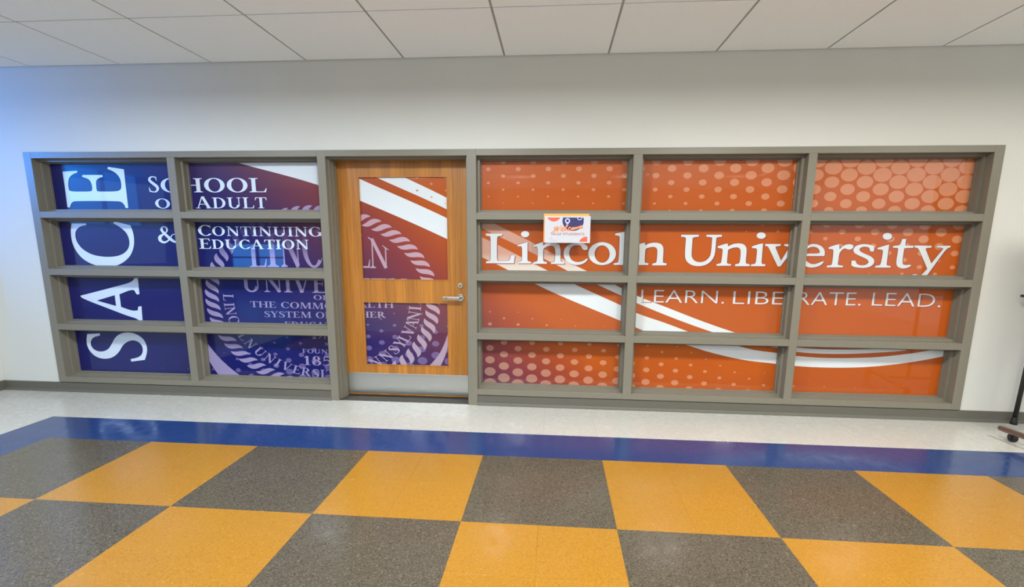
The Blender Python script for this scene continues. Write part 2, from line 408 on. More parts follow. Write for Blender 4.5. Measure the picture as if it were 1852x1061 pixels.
# stroke with changing width through smoothed points (x, y, half width)
def cat(pts, sub=5):
    if len(pts) < 3: return pts
    P = [pts[0]]+list(pts)+[pts[-1]]; out = []
    for i in range(1, len(P)-2):
        for s in range(sub):
            t = s/sub
            out.append(tuple(.5*(2*b+(c-a)*t+(2*a-5*b+4*c-d)*t*t+(3*b-a-3*c+d)*t**3) for a, b, c, d in zip(P[i-1], P[i], P[i+1], P[i+2])))
    out.append(tuple(pts[-1])); return out
def stroke(pts, sub=5):
    pts = cat(pts, sub); L, R = [], []
    for i, p in enumerate(pts):
        a, b = pts[max(i-1, 0)], pts[min(i+1, len(pts)-1)]
        dx, dy = b[0]-a[0], b[1]-a[1]; n = math.hypot(dx, dy) or 1
        L.append((p[0]-dy/n*p[2], p[1]+dx/n*p[2])); R.append((p[0]+dy/n*p[2], p[1]-dx/n*p[2]))
    return [[L[i], R[i], R[i+1], L[i+1]] for i in range(len(pts)-1)]
# --- a book serif drawn in units of cap height
TK, TN = .082, .028                # half widths of thick and thin strokes
def rect(x0, y0, x1, y1): return [[(x0, y0), (x1, y0), (x1, y1), (x0, y1)]]
def line(x0, y0, x1, y1, w0, w1=None): return stroke([(x0, y0, w0), (x1, y1, w1 or w0)])
def serif(x, y, w, h=1, ext=.105):  # slab with bracket; h=+1 foot, -1 head
    s = .045*h
    P = rect(x-w-ext, min(y, y+s), x+w+ext, max(y, y+s))
    P += [[(x-w, y+s), (x-w-ext*.5, y+s), (x-w, y+s*2.1)], [(x+w, y+s), (x+w, y+s*2.1), (x+w+ext*.5, y+s)]]
    return P
def stem(x, w=TK, b=True, t=True, y0=0, y1=1):
    P = rect(x-w, y0, x+w, y1)
    if b: P += serif(x, y0, w, 1)
    if t: P += serif(x, y1, w, -1)
    return P
def ring(cx, cy, rx, ry, a0=0, a1=360, tk=TK*1.12, tn=TN, n=30):
    out = []; A = [math.radians(a0+(a1-a0)*i/n) for i in range(n+1)]
    f = lambda a: ((cx+rx*math.cos(a), cy+ry*math.sin(a)), (cx+(rx-2*tk)*math.cos(a), cy+(ry-2*tn)*math.sin(a)))
    for a, b in zip(A, A[1:]):
        (o1, i1), (o2, i2) = f(a), f(b); out.append([o1, o2, i2, i1])
    return out
def G_(ch):
    if ch == 'I': return stem(.19), .38
    if ch == 'L': return stem(.19)+rect(.19, 0, .66, .055)+[[(.60, .05), (.68, .0), (.72, .28), (.69, .28)]], .74
    if ch == 'E': return stem(.19)+rect(.19, 0, .64, .055)+rect(.19, .945, .62, 1)+rect(.19, .49, .50, .54)+[[(.56, .05), (.65, 0), (.70, .26), (.67, .26)], [(.55, .95), (.62, 1), (.645, .76), (.62, .76)], [(.47, .40), (.50, .40), (.50, .63), (.47, .63)]], .74
    if ch == 'F': return stem(.19)+rect(.19, .945, .60, 1)+rect(.19, .47, .48, .52)+[[(.53, .95), (.60, 1), (.63, .75), (.60, .75)], [(.45, .38), (.48, .38), (.48, .61), (.45, .61)]], .66
    if ch == 'T': return stem(.38, t=False)+rect(.04, .945, .72, 1)+[[(.04, 1), (.11, .95), (.04, .73), (.01, .73)], [(.72, 1), (.65, .95), (.72, .73), (.75, .73)]], .76
    if ch == 'H': return stem(.19)+stem(.76)+rect(.19, .48, .76, .53), .95
    if ch == 'O': return ring(.46, .5, .43, .52), .92
    if ch == 'Q': return ring(.46, .5, .43, .52), .92
    if ch == 'C': return ring(.46, .5, .43, .52, 42, 318)+[[(.70, .98), (.74, .98), (.77, .70), (.735, .70)]]+[[(.735, .10), (.79, .20), (.80, .22), (.76, .22)]], .82
    if ch == 'G': return ring(.46, .5, .43, .52, 42, 325)+[[(.70, .98), (.74, .98), (.77, .70), (.735, .70)]]+rect(.68, .06, .68+TK*2, .44)+rect(.60, .40, .92, .45), .94
    if ch == 'D': return stem(.19)+ring(.36, .5, .47, .5, -90, 90)+rect(.19, 0, .38, .055)+rect(.19, .945, .38, 1), .88
    if ch == 'P': return stem(.19)+ring(.36, .74, .29, .26, -90, 90)+rect(.19, .945, .38, 1)+rect(.19, .48, .38, .53), .70
    if ch == 'R': return stem(.19)+ring(.36, .74, .29, .26, -90, 90)+rect(.19, .945, .38, 1)+rect(.19, .48, .38, .53)+line(.40, .50, .76, .02, TK)+rect(.70, 0, .90, .045), .86
    if ch == 'B': return stem(.19)+ring(.36, .75, .27, .25, -90, 90)+ring(.36, .27, .32, .27, -90, 90)+rect(.19, .945, .38, 1)+rect(.19, .48, .38, .53)+rect(.19, 0, .38, .055), .74
    if ch == 'U': return rect(.13, .30, .13+2*TK, 1)+serif(.13+TK, 1, TK, -1)+rect(.74, .30, .74+2*TN, 1)+serif(.74+TN, 1, TN, -1)+[q for q in ring(.465, .32, .335, .34, 180, 360, TK, .04)], .96
    if ch == 'V': return line(.14, 1, .42, 0, TK)+line(.72, 1, .44, 0, TN)+rect(.0, .955, .30, 1)+rect(.58, .955, .86, 1), .86
    if ch == 'A': return line(.40, 1, .14, 0, TN)+line(.42, 1.0, .74, 0, TK)+rect(.24, .32, .62, .37)+rect(.02, 0, .27, .045)+rect(.58, 0, .90, .045), .90
    if ch == 'N': return rect(.17, 0, .17+2*TN, 1)+serif(.17+TN, 0, TN)+rect(.03, .955, .22, 1)+line(.19, 1, .78, .02, TK)+rect(.76, 0, .76+2*TN, 1)+serif(.76+TN, 1, TN, -1), .96
    if ch == 'M': return line(.20, 1, .14, 0, TN)+serif(.14, 0, TN)+line(.23, 1, .54, .02, TK)+line(.86, 1, .55, .02, TN)+stem(.93, t=False)+rect(.04, .955, .26, 1)+rect(.84, .955, 1.06, 1), 1.12
    if ch == 'Y': return line(.14, 1, .40, .48, TK)+line(.70, 1, .43, .48, TN)+stem(.41, t=False, y1=.5)+rect(0, .955, .30, 1)+rect(.56, .955, .84, 1), .82
    if ch == 'S': return stroke([(.52, .74, .012), (.50, .90, .03), (.34, .975, .03), (.17, .90, .055), (.14, .74, .075), (.32, .55, .085), (.50, .38, .085), (.55, .22, .075), (.46, .06, .045), (.28, .02, .03), (.12, .09, .03), (.08, .28, .012)])+[[(.50, .98), (.53, .98), (.55, .72), (.52, .72)], [(.07, .02), (.10, .02), (.08, .30), (.05, .30)]], .64
    if ch == '&': return stroke([(.90, .52, .02), (.76, .50, .02), (.66, .34, .03), (.50, .12, .04), (.30, .02, .06), (.13, .14, .08), (.14, .36, .08), (.34, .54, .04), (.50, .70, .035), (.50, .90, .05), (.38, .98, .03), (.26, .88, .055), (.28, .70, .065), (.48, .42, .075), (.72, .14, .08), (.92, .02, .04)]), .98
    if ch == '1': return stem(.26, t=False)+[[(.26+TK, 1), (.26-TK, .97), (.06, .84), (.08, .81), (.26-TK, .86)]], .50
    if ch == '8': return ring(.32, .74, .23, .27, tk=TK*.9)+ring(.32, .26, .28, .29, tk=TK), .64
    if ch == '5': return rect(.14, .90, .54, 1)+line(.155, .95, .12, .50, TN)+stroke([(.12, .50, .03), (.30, .60, .04), (.48, .46, .08), (.50, .24, .08), (.34, .04, .05), (.16, .0, .03), (.05, .08, .05)]), .62
    if ch == '4': return rect(.36, 0, .36+2*TK, 1)+rect(.02, .24, .64, .31)+line(.38, .98, .05, .28, TN), .66
    if ch == '9': return ring(.32, .68, .26, .32, tk=TK*.9)+stroke([(.50, .62, .08), (.44, .28, .06), (.20, .0, .025)]), .62
    if ch == '7': return rect(.06, .90, .58, 1)+line(.54, .94, .26, 0, .04, .08), .62
    if ch == '2': return stroke([(.08, .74, .05), (.18, .94, .04), (.36, .97, .05), (.48, .78, .08), (.40, .52, .07), (.20, .24, .04), (.08, .06, .04)])+rect(.08, 0, .58, .10), .62
    if ch == '.': return [ell(.12, .07, .08, .08, 12)], .26
    return [], .36
def text_line(s, P0, P1, h, fit=True, track=.03, small=None, capfirst=False):
    """s set from P0 to P1 (baseline ends, x-z), h cap height; small = scale of non-initial capitals"""
    items, adv = [], 0
    for i, ch in enumerate(s):
        k = 1.0 if (not small or i == 0 and capfirst) else small
        g, w = G_(ch); items.append((g, adv, k)); adv += w*k+track
    adv -= track
    ux, uz = P1[0]-P0[0], P1[1]-P0[1]; out = []
    for g, a, k in items:
        for P in g: out.append([(P0[0]+ux*(a+x*k)/adv, P0[1]+uz*(a+x*k)/adv+y*k*h) for x, y in P])
    return out
def bfont(s, P0, P1, h, shear=0, offset=0.0):
    cu = bpy.data.curves.new('t', 'FONT'); cu.body = s; cu.size = 1; cu.shear = shear; cu.offset = offset; cu.resolution_u = 4; cu.fill_mode = 'FRONT'
    ob = bpy.data.objects.new('t', cu); COL.objects.link(ob)
    me = bpy.data.meshes.new_from_object(ob.evaluated_get(bpy.context.evaluated_depsgraph_get()))
    V = [v.co.copy() for v in me.vertices]; me.calc_loop_triangles()
    T_ = [[(V[i].x, V[i].y) for i in t.vertices] for t in me.loop_triangles]
    bpy.data.objects.remove(ob); bpy.data.curves.remove(cu); bpy.data.meshes.remove(me)
    xs = [p[0] for t in T_ for p in t]; a, b = min(xs), max(xs)
    ux, uz = P1[0]-P0[0], P1[1]-P0[1]
    return [[(P0[0]+ux*(x-a)/(b-a), P0[1]+uz*(x-a)/(b-a)+y/.729*h) for x, y in t] for t in T_]

# ------------------------------------------------------------------ the printed design
W_ = lambda u, v: Wp(u, v, GY)
D_ = lambda u, v: Wp(u, v, DGY)
def traced(pts, ox, oy, s, plane=W_, holes=(), sm=2):
    f = lambda L: [plane(ox+x/s, oy+y/s) for x, y in smooth_poly(L, sm)]
    return tri(f(pts), [f(h) for h in holes])
# swoosh edges: (x, z) lists
def edge(L): return sorted([(D_ if 600 < u < 840 else W_)(u, v) for u, v in L])
lo_thick = edge([(345, 268), (425.6, 292.8), (576, 334.7), (648, 361.5), (809.6, 432.4), (871, 464.6), (897.3, 477.3), (925.6, 491.5), (965, 511.6), (1001.8, 529.2), (1124.3, 580.7), (1148.5, 591.3), (1173.4, 601.5), (1239.6, 622.8), (1282.8, 636.3), (1343.9, 650.3), (1402.4, 657.4), (1436.8, 661.3), (1486.7, 664.2), (1559.6, 663.7), (1608.2, 659.7), (1656.8, 653.2), (1707.8, 643.5), (1760, 630)])
hi_thick = edge([(430, 236), (590, 296), (648, 322.2), (809.6, 395), (871, 428.3), (902, 443.4), (943.5, 465), (968, 477.8), (996.3, 491.9), (1034.9, 511.6), (1125.5, 553.2), (1149.3, 565), (1204, 584.1), (1252.3, 602), (1331, 624.3), (1364.3, 632.5), (1405, 638), (1438.9, 643.1), (1486.7, 646.7), (1543.4, 647), (1592, 645), (1648.7, 638.6), (1689.2, 632), (1760, 616)])
lo_thin = edge([(590, 279), (677, 319), (809.6, 379), (871, 412.3), (905.8, 429.2), (936, 443.4), (970.9, 461.3), (1007.9, 479.7), (1034.3, 493.3), (1074, 511.6), (1125.5, 535.3), (1150.5, 547.3), (1298, 603.2), (1360, 619), (1407.5, 629.4), (1439.7, 635.7), (1478.6, 638.9), (1535.3, 639.4), (1592, 637), (1647, 632.4), (1720, 618)])
hi_thin = edge([(640, 280), (728, 319), (809.6, 358.4), (871, 392.5), (888.9, 401.4), (965.2, 439.6), (1040.9, 480), (1069.7, 493.8), (1109.6, 513.3), (1125.5, 521.4), (1151.8, 534.5), (1204, 554.9), (1272.7, 581.6), (1338.8, 604), (1400, 621), (1440.5, 627.6), (1470.5, 630.5), (1527.2, 631.8), (1575.8, 630.8), (1640, 624), (1700, 612)])
def mono(E, x):
    if x <= E[0][0]: i = 0
    elif x >= E[-1][0]: i = len(E)-2
    else: i = max(k for k in range(len(E)-1) if E[k][0] <= x)
    m = lambda k: (E[k+1][1]-E[k][1])/max(1e-6, E[k+1][0]-E[k][0])
    (x0, z0), (x1, z1) = E[i], E[i+1]
    m0 = (m(i-1)+m(i))/2 if i > 0 else m(i); m1 = (m(i)+m(i+1))/2 if i < len(E)-2 else m(i)
    h = x1-x0; t = (x-x0)/h
    if t < 0 or t > 1: return z0+m(i)*(x-x0)
    return (2*t**3-3*t*t+1)*z0+(t**3-2*t*t+t)*h*m0+(-2*t**3+3*t*t)*z1+(t**3-t*t)*h*m1
def band(lo, hi, x0, x1, n=260):
    out = []; xs = [x0+(x1-x0)*i/n for i in range(n+1)]
    v = [(x, mono(lo, x), mono(hi, x)) for x in xs]
    for (a, l0, h0), (b, l1, h1) in zip(v, v[1:]):
        if h0 < l0 and h1 < l1: continue
        out.append([(a, l0), (b, l1), (b, max(l1, h1)), (a, max(l0, h0))])
    return out
swoosh = band(lo_thick, hi_thick, -3.1, 2.99)+band(lo_thin, hi_thin, -1.75, 2.7)

# halftone dots
def interp(tab, u):
    if u <= tab[0][0]: return tab[0][1]
    for (a, p), (b, q) in zip(tab, tab[1:]):
        if u <= b: return p+(q-p)*(u-a)/(b-a)
    return tab[-1][1]
def upix(x): return 931+ (x-.0)*245      # wall x -> tabulated column
hiT = [(-.6, 4.2), (.4, 6.0), (.855, 7.8), (1.547, 11.3), (2.01, 15.0), (2.7, 18.6)]
hiK = [(-.6, .05), (.4, .062), (.855, .078), (1.547, .082), (2.01, .088), (2.7, .080)]
loT = [(-4.3, 0), (-3.0, 1.5), (-2.706, 5.4), (-2.24, 8.2), (-1.44, 11.0), (-1.09, 12.3), (-.51, 12.6), (.0, 11.0), (.41, 9.6), (.755, 8.1), (.98, 7.2), (1.21, 5.6), (1.44, 4.2), (1.7, 3.0), (2.1, 1.6), (2.5, .8), (2.9, .3)]
dots_up, dots_lo = [], []
for m in range(-30, 14):
    for k in range(-34, 34):
        if (k+m) % 2: continue
        x = -.521+.1153*k; z = 1.855+.0508*m
        if x > -1.2 and 1.0 < z < 2.0:
            r = (interp(hiT, x)-interp(hiK, x)*(1.855-z)*245)/245
            r = min(r, .0648)
            if r > .0035: dots_up.append(ell(x, z, r, r*.776, 20))
        x = -.511+.1151*k; z = .3505+.0498*m
        if z < .95:
            r = (interp(loT, x)-.082*(z-.205)*235)/250
            r = min(r, .0640)
            if r > .0035 and x < 2.6: dots_lo.append(ell(x, z, r, r*.776, 20))
dots_lo_door = [[(x-.004, z+.014) for x, z in P] for P in dots_lo]

# university seal: rope border, ring lettering, crescent
EX, EZ, ERX, ERZ = -1.9303, .8076, .9461, .7345
def pol(a, r): a = math.radians(a); return (EX+ERX*r*math.cos(a), EZ+ERZ*r*math.sin(a))
LEAF = [(4.09, .931), (2.83, .957), (2.13, .993), (1.49, 1.023), (.58, 1.045), (-.6, 1.058), (-2.41, 1.063), (-4.01, 1.053), (-2.85, 1.032), (-1.98, 1.007), (-1.3, .975), (-.39, .948), (.9, .931), (2.55, .927)]
def slim(p, k=.84):                # pull the outline towards the line between the two tips
    ax, ay, bx, by = 4.09*.0175, .931, -4.01*.0175, 1.053
    x, y = p[0]*.0175, p[1]; dx, dy = bx-ax, by-ay; t = ((x-ax)*dx+(y-ay)*dy)/(dx*dx+dy*dy)
    qx, qy = ax+dx*t, ay+dy*t; return ((qx+(x-qx)*k)/.0175, qy+(y-qy)*k)
LEAF = [slim(p) for p in LEAF]
def rope(ph):
    out = []
    for n in range(61):
        c = ph+n*5.9016; out += tri([pol(c+a, r) for a, r in smooth_poly(LEAF, 1)])
    return out
rope_w, rope_d = rope(-153.15), rope(61.63)
cres_tab = [(-172, 1.19), (-155, 1.265), (-148, 1.291), (-142, 1.325), (-138, 1.345), (-120, 1.40), (-90, 1.43), (-60, 1.37), (-35, 1.278), (-29, 1.25), (-23, 1.219), (-16, 1.178), (-12, 1.165)]
crescent = []
A = [-172+160*i/80 for i in range(81)]
for a, b in zip(A, A[1:]):
    ri = lambda q: 1.195 if q < -30 else 1.195-.03*(q+30)/18
    crescent.append([pol(a, min(ri(a), interp(cres_tab, a))), pol(b, min(ri(b), interp(cres_tab, b))), pol(b, interp(cres_tab, b)), pol(a, interp(cres_tab, a))])
def ring_text(s, tab, base=.888, h=.096, wdt=.108):
    out = []
    for i, ch in enumerate(s):
        if ch == ' ': continue
        a = math.radians(interp(tab, i)); g, gw = G_(ch)
        c, sn = math.cos(a), math.sin(a)
        for P in g:
            Q = []
            for x, y in P:
                tx = (x-gw/2)*wdt; ry = base-y*h       # tangent (counter-clockwise), radius
                Q.append((EX+ERX*(ry*c-tx*sn), EZ+ERZ*(ry*sn+tx*c)))
            out.append(Q)
    return out
seal_w = ring_text('LINCOLN UNIVERSITY', [(0, -182), (1, -176.4), (2, -171.5), (3, -164.5), (4, -156.5), (5, -150), (6, -143.2), (8, -134.4), (9, -126.8), (10, -120.6), (11, -114.4), (12, -107.6), (13, -101.6), (14, -95.6), (15, -91.2), (16, -86), (17, -80)])
seal_d = ring_text('PENNSYLVANIA', [(0, -70.5), (1, -64), (2, -57), (3, -48.4), (4, -41), (5, -34.2), (6, -29), (7, -23.0), (8, -16.9), (9, -10.6), (10, -4.4), (11, 1.5)], h=.106, wdt=.120)
def arch_word(segs, vb=484.5):
    out = []
    for ch, u0, u1 in segs:
        pl = D_ if u0 > 640 else W_
        x0, zb = pl(u0, vb-(2 if u0 < 600 else 0)); x1, _ = pl(u1, vb)
        g, gw = G_(ch); xs = [p[0] for P in g for p in P]; a, b = min(xs), max(xs)
        for P in g:
            Q = []
            for x, y in P:
                X = x0+(x1-x0)*(x-a)/(b-a); c = max(0, 1-((X-EX)/(ERX*.86))**2)
                zt = EZ+ERZ*.84*math.sqrt(c); Q.append((X, zb+(zt-zb)*y))
            out.append(Q)
    return out
linc_w = arch_word([('L', 452, 484), ('I', 484, 505), ('N', 508, 546), ('C', 549, 584), ('O', 590, 632)])
linc_d = arch_word([('L', 640, 666), ('N', 668, 704)])
def tl(s, u0, u1, v0, v1, h, pl=W_, **kw):
    a, b = pl(u0, v0), pl(u1, v1); return text_line(s, a, b, h/247.0, **kw)
body_w = tl('UNIVERSITY', 438, 738, 527, 532, 36)+tl('OF', 567, 595, 541.5, 542.5, 9.5)+tl('THE COMMONWEALTH', 453, 714, 555, 562, 12.5)+tl('SYSTEM OF HIGHER', 478, 697, 573, 577, 12.5)+tl('EDUCATION', 515, 640, 592, 594, 12.5)+tl('1972', 566, 602, 612, 613, 16)+tl('FOUNDED', 547, 627, 638, 640.3, 9.0)+tl('1854', 549, 621, 659.5, 661.3, 19.5)
body_d = tl('UNIVERSITY', 438, 736, 527, 531.5, 31, pl=D_)+tl('THE COMMONWEALTH', 460, 712.5, 553.5, 556.5, 13.5, pl=D_)+tl('SYSTEM OF HIGHER', 484, 697.5, 571, 574.5, 12.5, pl=D_)
# department wording, upper left
dept = tl('S', 269, 289, 347.5, 347.5, 31, small=None)+tl('CHOOL', 291, 484, 347.6, 347.4, 27)+tl('OF', 281, 331, 376.5, 377, 19)+tl('A', 354, 384, 376.5, 376.5, 23)+tl('DULT', 385, 484, 376.6, 376.4, 21)+tl('&', 286, 322, 438.5, 439, 33)
dept += tl('C', 358.5, 384, 426, 426, 21)+tl('ONTINUING', 384, 584, 426, 427.5, 18.5)+tl('E', 361, 384, 449.5, 449.7, 20.5)+tl('DUCATION', 384, 560, 449.7, 450.5, 18.5)
# tall letters reading upwards
sage = traced([(463, 287), (570, 280), (572, 293), (540, 305), (515, 325), (505, 350), (505, 400), (512, 425), (532, 434), (655, 434), (678, 430), (684, 412), (676, 370), (660, 345), (640, 335), (607, 325), (610, 311), (757, 311), (759, 326), (735, 332), (715, 345), (709, 365), (713, 415), (719, 431), (740, 434), (860, 433), (885, 425), (897, 410), (897, 370), (885, 330), (860, 300), (830, 280), (795, 268), (797, 252), (870, 262), (915, 270), (930, 400), (948, 555), (928, 555), (922, 535), (905, 515), (880, 503), (560, 503), (535, 510), (522, 530), (518, 550), (499, 550), (480, 400)], 0, 240, 4.08)
sage += traced([(637, 668), (640, 680), (590, 690), (560, 720), (555, 760), (570, 810), (610, 860), (680, 900), (760, 915), (840, 915), (900, 900), (940, 870), (958, 830), (955, 780), (930, 730), (880, 690), (838, 668), (840, 652), (965, 683), (985, 740), (992, 790), (988, 850), (960, 915), (900, 965), (830, 990), (760, 990), (680, 970), (610, 930), (560, 870), (530, 800), (522, 720), (530, 668)], 0, 240, 4.08)
sage += traced([(595, 222), (602, 240), (850, 335), (940, 370), (1010, 390), (1035, 412), (1054, 412), (1045, 300), (1022, 302), (1018, 330), (980, 335), (895, 305), (882, 212), (960, 180), (990, 180), (1010, 212), (1030, 212), (1018, 85), (995, 88), (985, 110), (950, 130), (870, 150), (760, 180)], 0, 480, 4.08, holes=[[(715, 258), (848, 218), (858, 298)]])
sage += traced([(737, 500), (645, 505), (638, 560), (650, 610), (690, 660), (740, 685), (800, 688), (850, 668), (885, 630), (905, 590), (940, 560), (985, 548), (1030, 565), (1055, 600), (1055, 645), (1030, 675), (965, 690), (970, 708), (1070, 695), (1088, 640), (1085, 590), (1060, 540), (1010, 505), (950, 490), (890, 500), (850, 530), (825, 580), (800, 620), (750, 637), (700, 625), (670, 590), (672, 550), (695, 525), (740, 515)], 0, 480, 4.08)
S1 = 10.607; S2 = 9.643
NAME = [
 (870, S1, [(90, 235), (405, 235), (405, 275), (325, 285), (305, 305), (305, 725), (320, 757), (470, 758), (535, 755), (555, 730), (575, 650), (650, 650), (632, 805), (95, 805), (95, 768), (165, 758), (185, 735), (185, 310), (173, 285), (95, 275)], []),
 (870, S1, ell(845, 247, 80, 60, 24), []),
 (870, S1, [(700, 455), (840, 410), (888, 395), (893, 400), (888, 740), (900, 765), (960, 775), (960, 808), (700, 808), (700, 780), (773, 765), (788, 742), (790, 503), (772, 480), (705, 478)], []),
 (870, S1, [(1000, 465), (1140, 410), (1187, 398), (1192, 462), (1250, 425), (1330, 408), (1423, 412), (1503, 450), (1528, 540), (1523, 740), (1535, 770), (1598, 782), (1598, 818), (1341, 818), (1341, 790), (1403, 775), (1418, 745), (1428, 580), (1413, 500), (1373, 470), (1313, 468), (1250, 490), (1200, 520), (1192, 560), (1190, 740), (1203, 770), (1262, 780), (1262, 815), (1002, 815), (1002, 785), (1073, 768), (1088, 745), (1090, 510), (1072, 487), (1005, 487)], []),
 (990, S1, [(765, 715), (775, 725), (740, 775), (680, 815), (600, 838), (500, 835), (400, 795), (330, 720), (305, 620), (330, 520), (400, 450), (500, 415), (600, 408), (700, 425), (760, 470), (775, 510), (765, 540), (725, 552), (690, 545), (665, 520), (650, 480), (625, 460), (570, 458), (500, 470), (440, 520), (415, 600), (425, 680), (470, 750), (550, 782), (630, 780), (700, 755), (745, 718)], []),
 (990, S1, ell(1050, 620, 265, 220, 40), [ell(1050, 628, 145, 167, 36)]),
 (1110, S1, [(25, 240), (180, 205), (230, 198), (210, 770), (222, 795), (285, 805), (285, 838), (0, 835), (-3, 805), (70, 795), (95, 770), (118, 300), (100, 275), (28, 265)], []),
 (1110, S1, [(400, 465), (560, 415), (598, 412), (602, 462), (660, 430), (740, 410), (830, 410), (900, 430), (945, 480), (955, 540), (940, 780), (952, 797), (1015, 808), (1010, 845), (740, 845), (740, 812), (803, 797), (825, 775), (840, 560), (820, 510), (770, 488), (700, 495), (630, 515), (605, 540), (590, 780), (603, 797), (662, 805), (660, 838), (400, 838), (400, 805), (470, 790), (485, 770), (495, 500), (480, 480), (410, 480)], []),
 (1230, S1, [(20, 258), (360, 258), (360, 295), (270, 303), (240, 320), (215, 640), (230, 700), (270, 755), (330, 780), (400, 785), (480, 765), (545, 710), (590, 640), (618, 318), (597, 302), (505, 295), (505, 258), (800, 258), (800, 295), (718, 304), (695, 320), (670, 620), (640, 700), (580, 780), (490, 840), (380, 862), (270, 855), (180, 820), (110, 750), (88, 650), (112, 320), (92, 302), (20, 295)], []),
 (1230, S1, [(720, 480), (860, 432), (913, 426), (918, 480), (1000, 440), (1100, 420), (1200, 430), (1260, 475), (1280, 550), (1255, 790), (1270, 812), (1335, 825), (1330, 860), (1055, 860), (1055, 825), (1122, 812), (1145, 788), (1165, 590), (1150, 525), (1110, 498), (1040, 500), (960, 525), (920, 548), (895, 790), (908, 812), (978, 822), (972, 852), (698, 852), (698, 820), (768, 808), (790, 788), (820, 547), (803, 522), (722, 510)], []),
 (1350, S1, ell(282, 273, 88, 62, 24), []),
 (1350, S1, [(105, 480), (250, 432), (318, 426), (285, 795), (298, 818), (362, 825), (358, 860), (82, 860), (82, 828), (158, 815), (180, 793), (205, 547), (188, 520), (105, 512)], []),
 (1350, S1, [(358, 435), (655, 435), (655, 470), (575, 481), (555, 500), (662, 755), (820, 500), (790, 482), (725, 472), (725, 438), (1010, 438), (1010, 472), (930, 482), (660, 855), (640, 868), (595, 862), (425, 500), (403, 480), (358, 470)], []),
 (1450, S1, [(120, 465), (170, 440), (240, 433), (330, 450), (405, 500), (443, 570), (440, 640), (432, 665), (60, 665), (75, 740), (120, 790), (180, 820), (250, 822), (320, 800), (395, 765), (420, 775), (400, 810), (340, 855), (250, 882), (170, 888), (90, 870), (10, 820), (-35, 740), (-30, 640), (10, 550), (60, 500)], [[(60, 618), (310, 618), (345, 600), (340, 550), (300, 505), (230, 485), (160, 495), (100, 530)]]),
 (1450, S1, [(515, 500), (650, 450), (720, 440), (722, 540), (790, 470), (870, 440), (940, 440), (985, 460), (992, 490), (970, 525), (920, 545), (870, 535), (835, 518), (790, 530), (740, 580), (712, 640), (690, 825), (707, 843), (790, 852), (785, 882), (478, 882), (478, 852), (558, 843), (582, 823), (610, 560), (593, 535), (515, 528)], []),
 (1450, S1, [(1395, 480), (1380, 578), (1312, 575), (1300, 515), (1270, 492), (1200, 485), (1130, 500), (1102, 540), (1120, 580), (1200, 620), (1310, 665), (1375, 715), (1395, 770), (1370, 830), (1300, 875), (1200, 895), (1090, 890), (1000, 875), (948, 845), (955, 752), (1028, 755), (1050, 815), (1100, 840), (1180, 848), (1250, 825), (1282, 785), (1270, 740), (1200, 700), (1080, 650), (1010, 605), (985, 560), (1000, 505), (1060, 460), (1150, 438), (1260, 440), (1350, 462)], []),
 (1570, S2, ell(335, 262, 82, 60, 24), []),
 (1570, S2, [(160, 465), (300, 420), (366, 406), (318, 755), (332, 772), (395, 780), (388, 806), (122, 806), (122, 778), (193, 768), (220, 748), (262, 522), (247, 495), (162, 485)], []),
 (1570, S2, [(435, 430), (530, 420), (560, 405), (595, 308), (665, 308), (645, 405), (657, 423), (795, 425), (785, 462), (640, 465), (625, 482), (595, 700), (605, 750), (650, 765), (735, 755), (745, 775), (700, 805), (620, 825), (540, 812), (495, 770), (488, 700), (525, 485), (515, 465), (432, 460)], []),
 (1570, S2, [(808, 422), (1105, 425), (1105, 458), (1025, 465), (1000, 482), (1100, 735), (1310, 480), (1288, 460), (1195, 455), (1195, 425), (1438, 425), (1435, 455), (1370, 468), (1150, 770), (1000, 980), (900, 1010), (800, 1015), (720, 975), (730, 950), (790, 918), (850, 925), (905, 958), (1030, 830), (1010, 780), (885, 485), (863, 465), (810, 455)], [])]
name_t, name_s, name_s2 = [], [], []
for ox, s, P, H in NAME:
    t_ = traced(P, ox, 400, s, holes=H, sm=1 if len(P) == 24 or len(P) == 40 else 2)
    name_t += t_
    name_s += [[(x+.0065, z-.0055) for x, z in q] for q in t_]
    name_s2 += [[(x-.0035, z+.0025) for x, z in q] for q in t_]
tag_t = []
for s, u0, u1, v0, v1 in (('LEARN.', 1159, 1309, 546.5, 549), ('LIBE', 1325, 1416, 549.5, 550.8), ('RATE.', 1441, 1556, 551.2, 552.5), ('LEAD.', 1576, 1700, 552.5, 555.5)):
    tag_t += bfont(s, W_(u0, v0), W_(u1, v1), 27/250, offset=-.012)
tag_s = [[(x+.005, z-.005) for x, z in q] for q in tag_t]

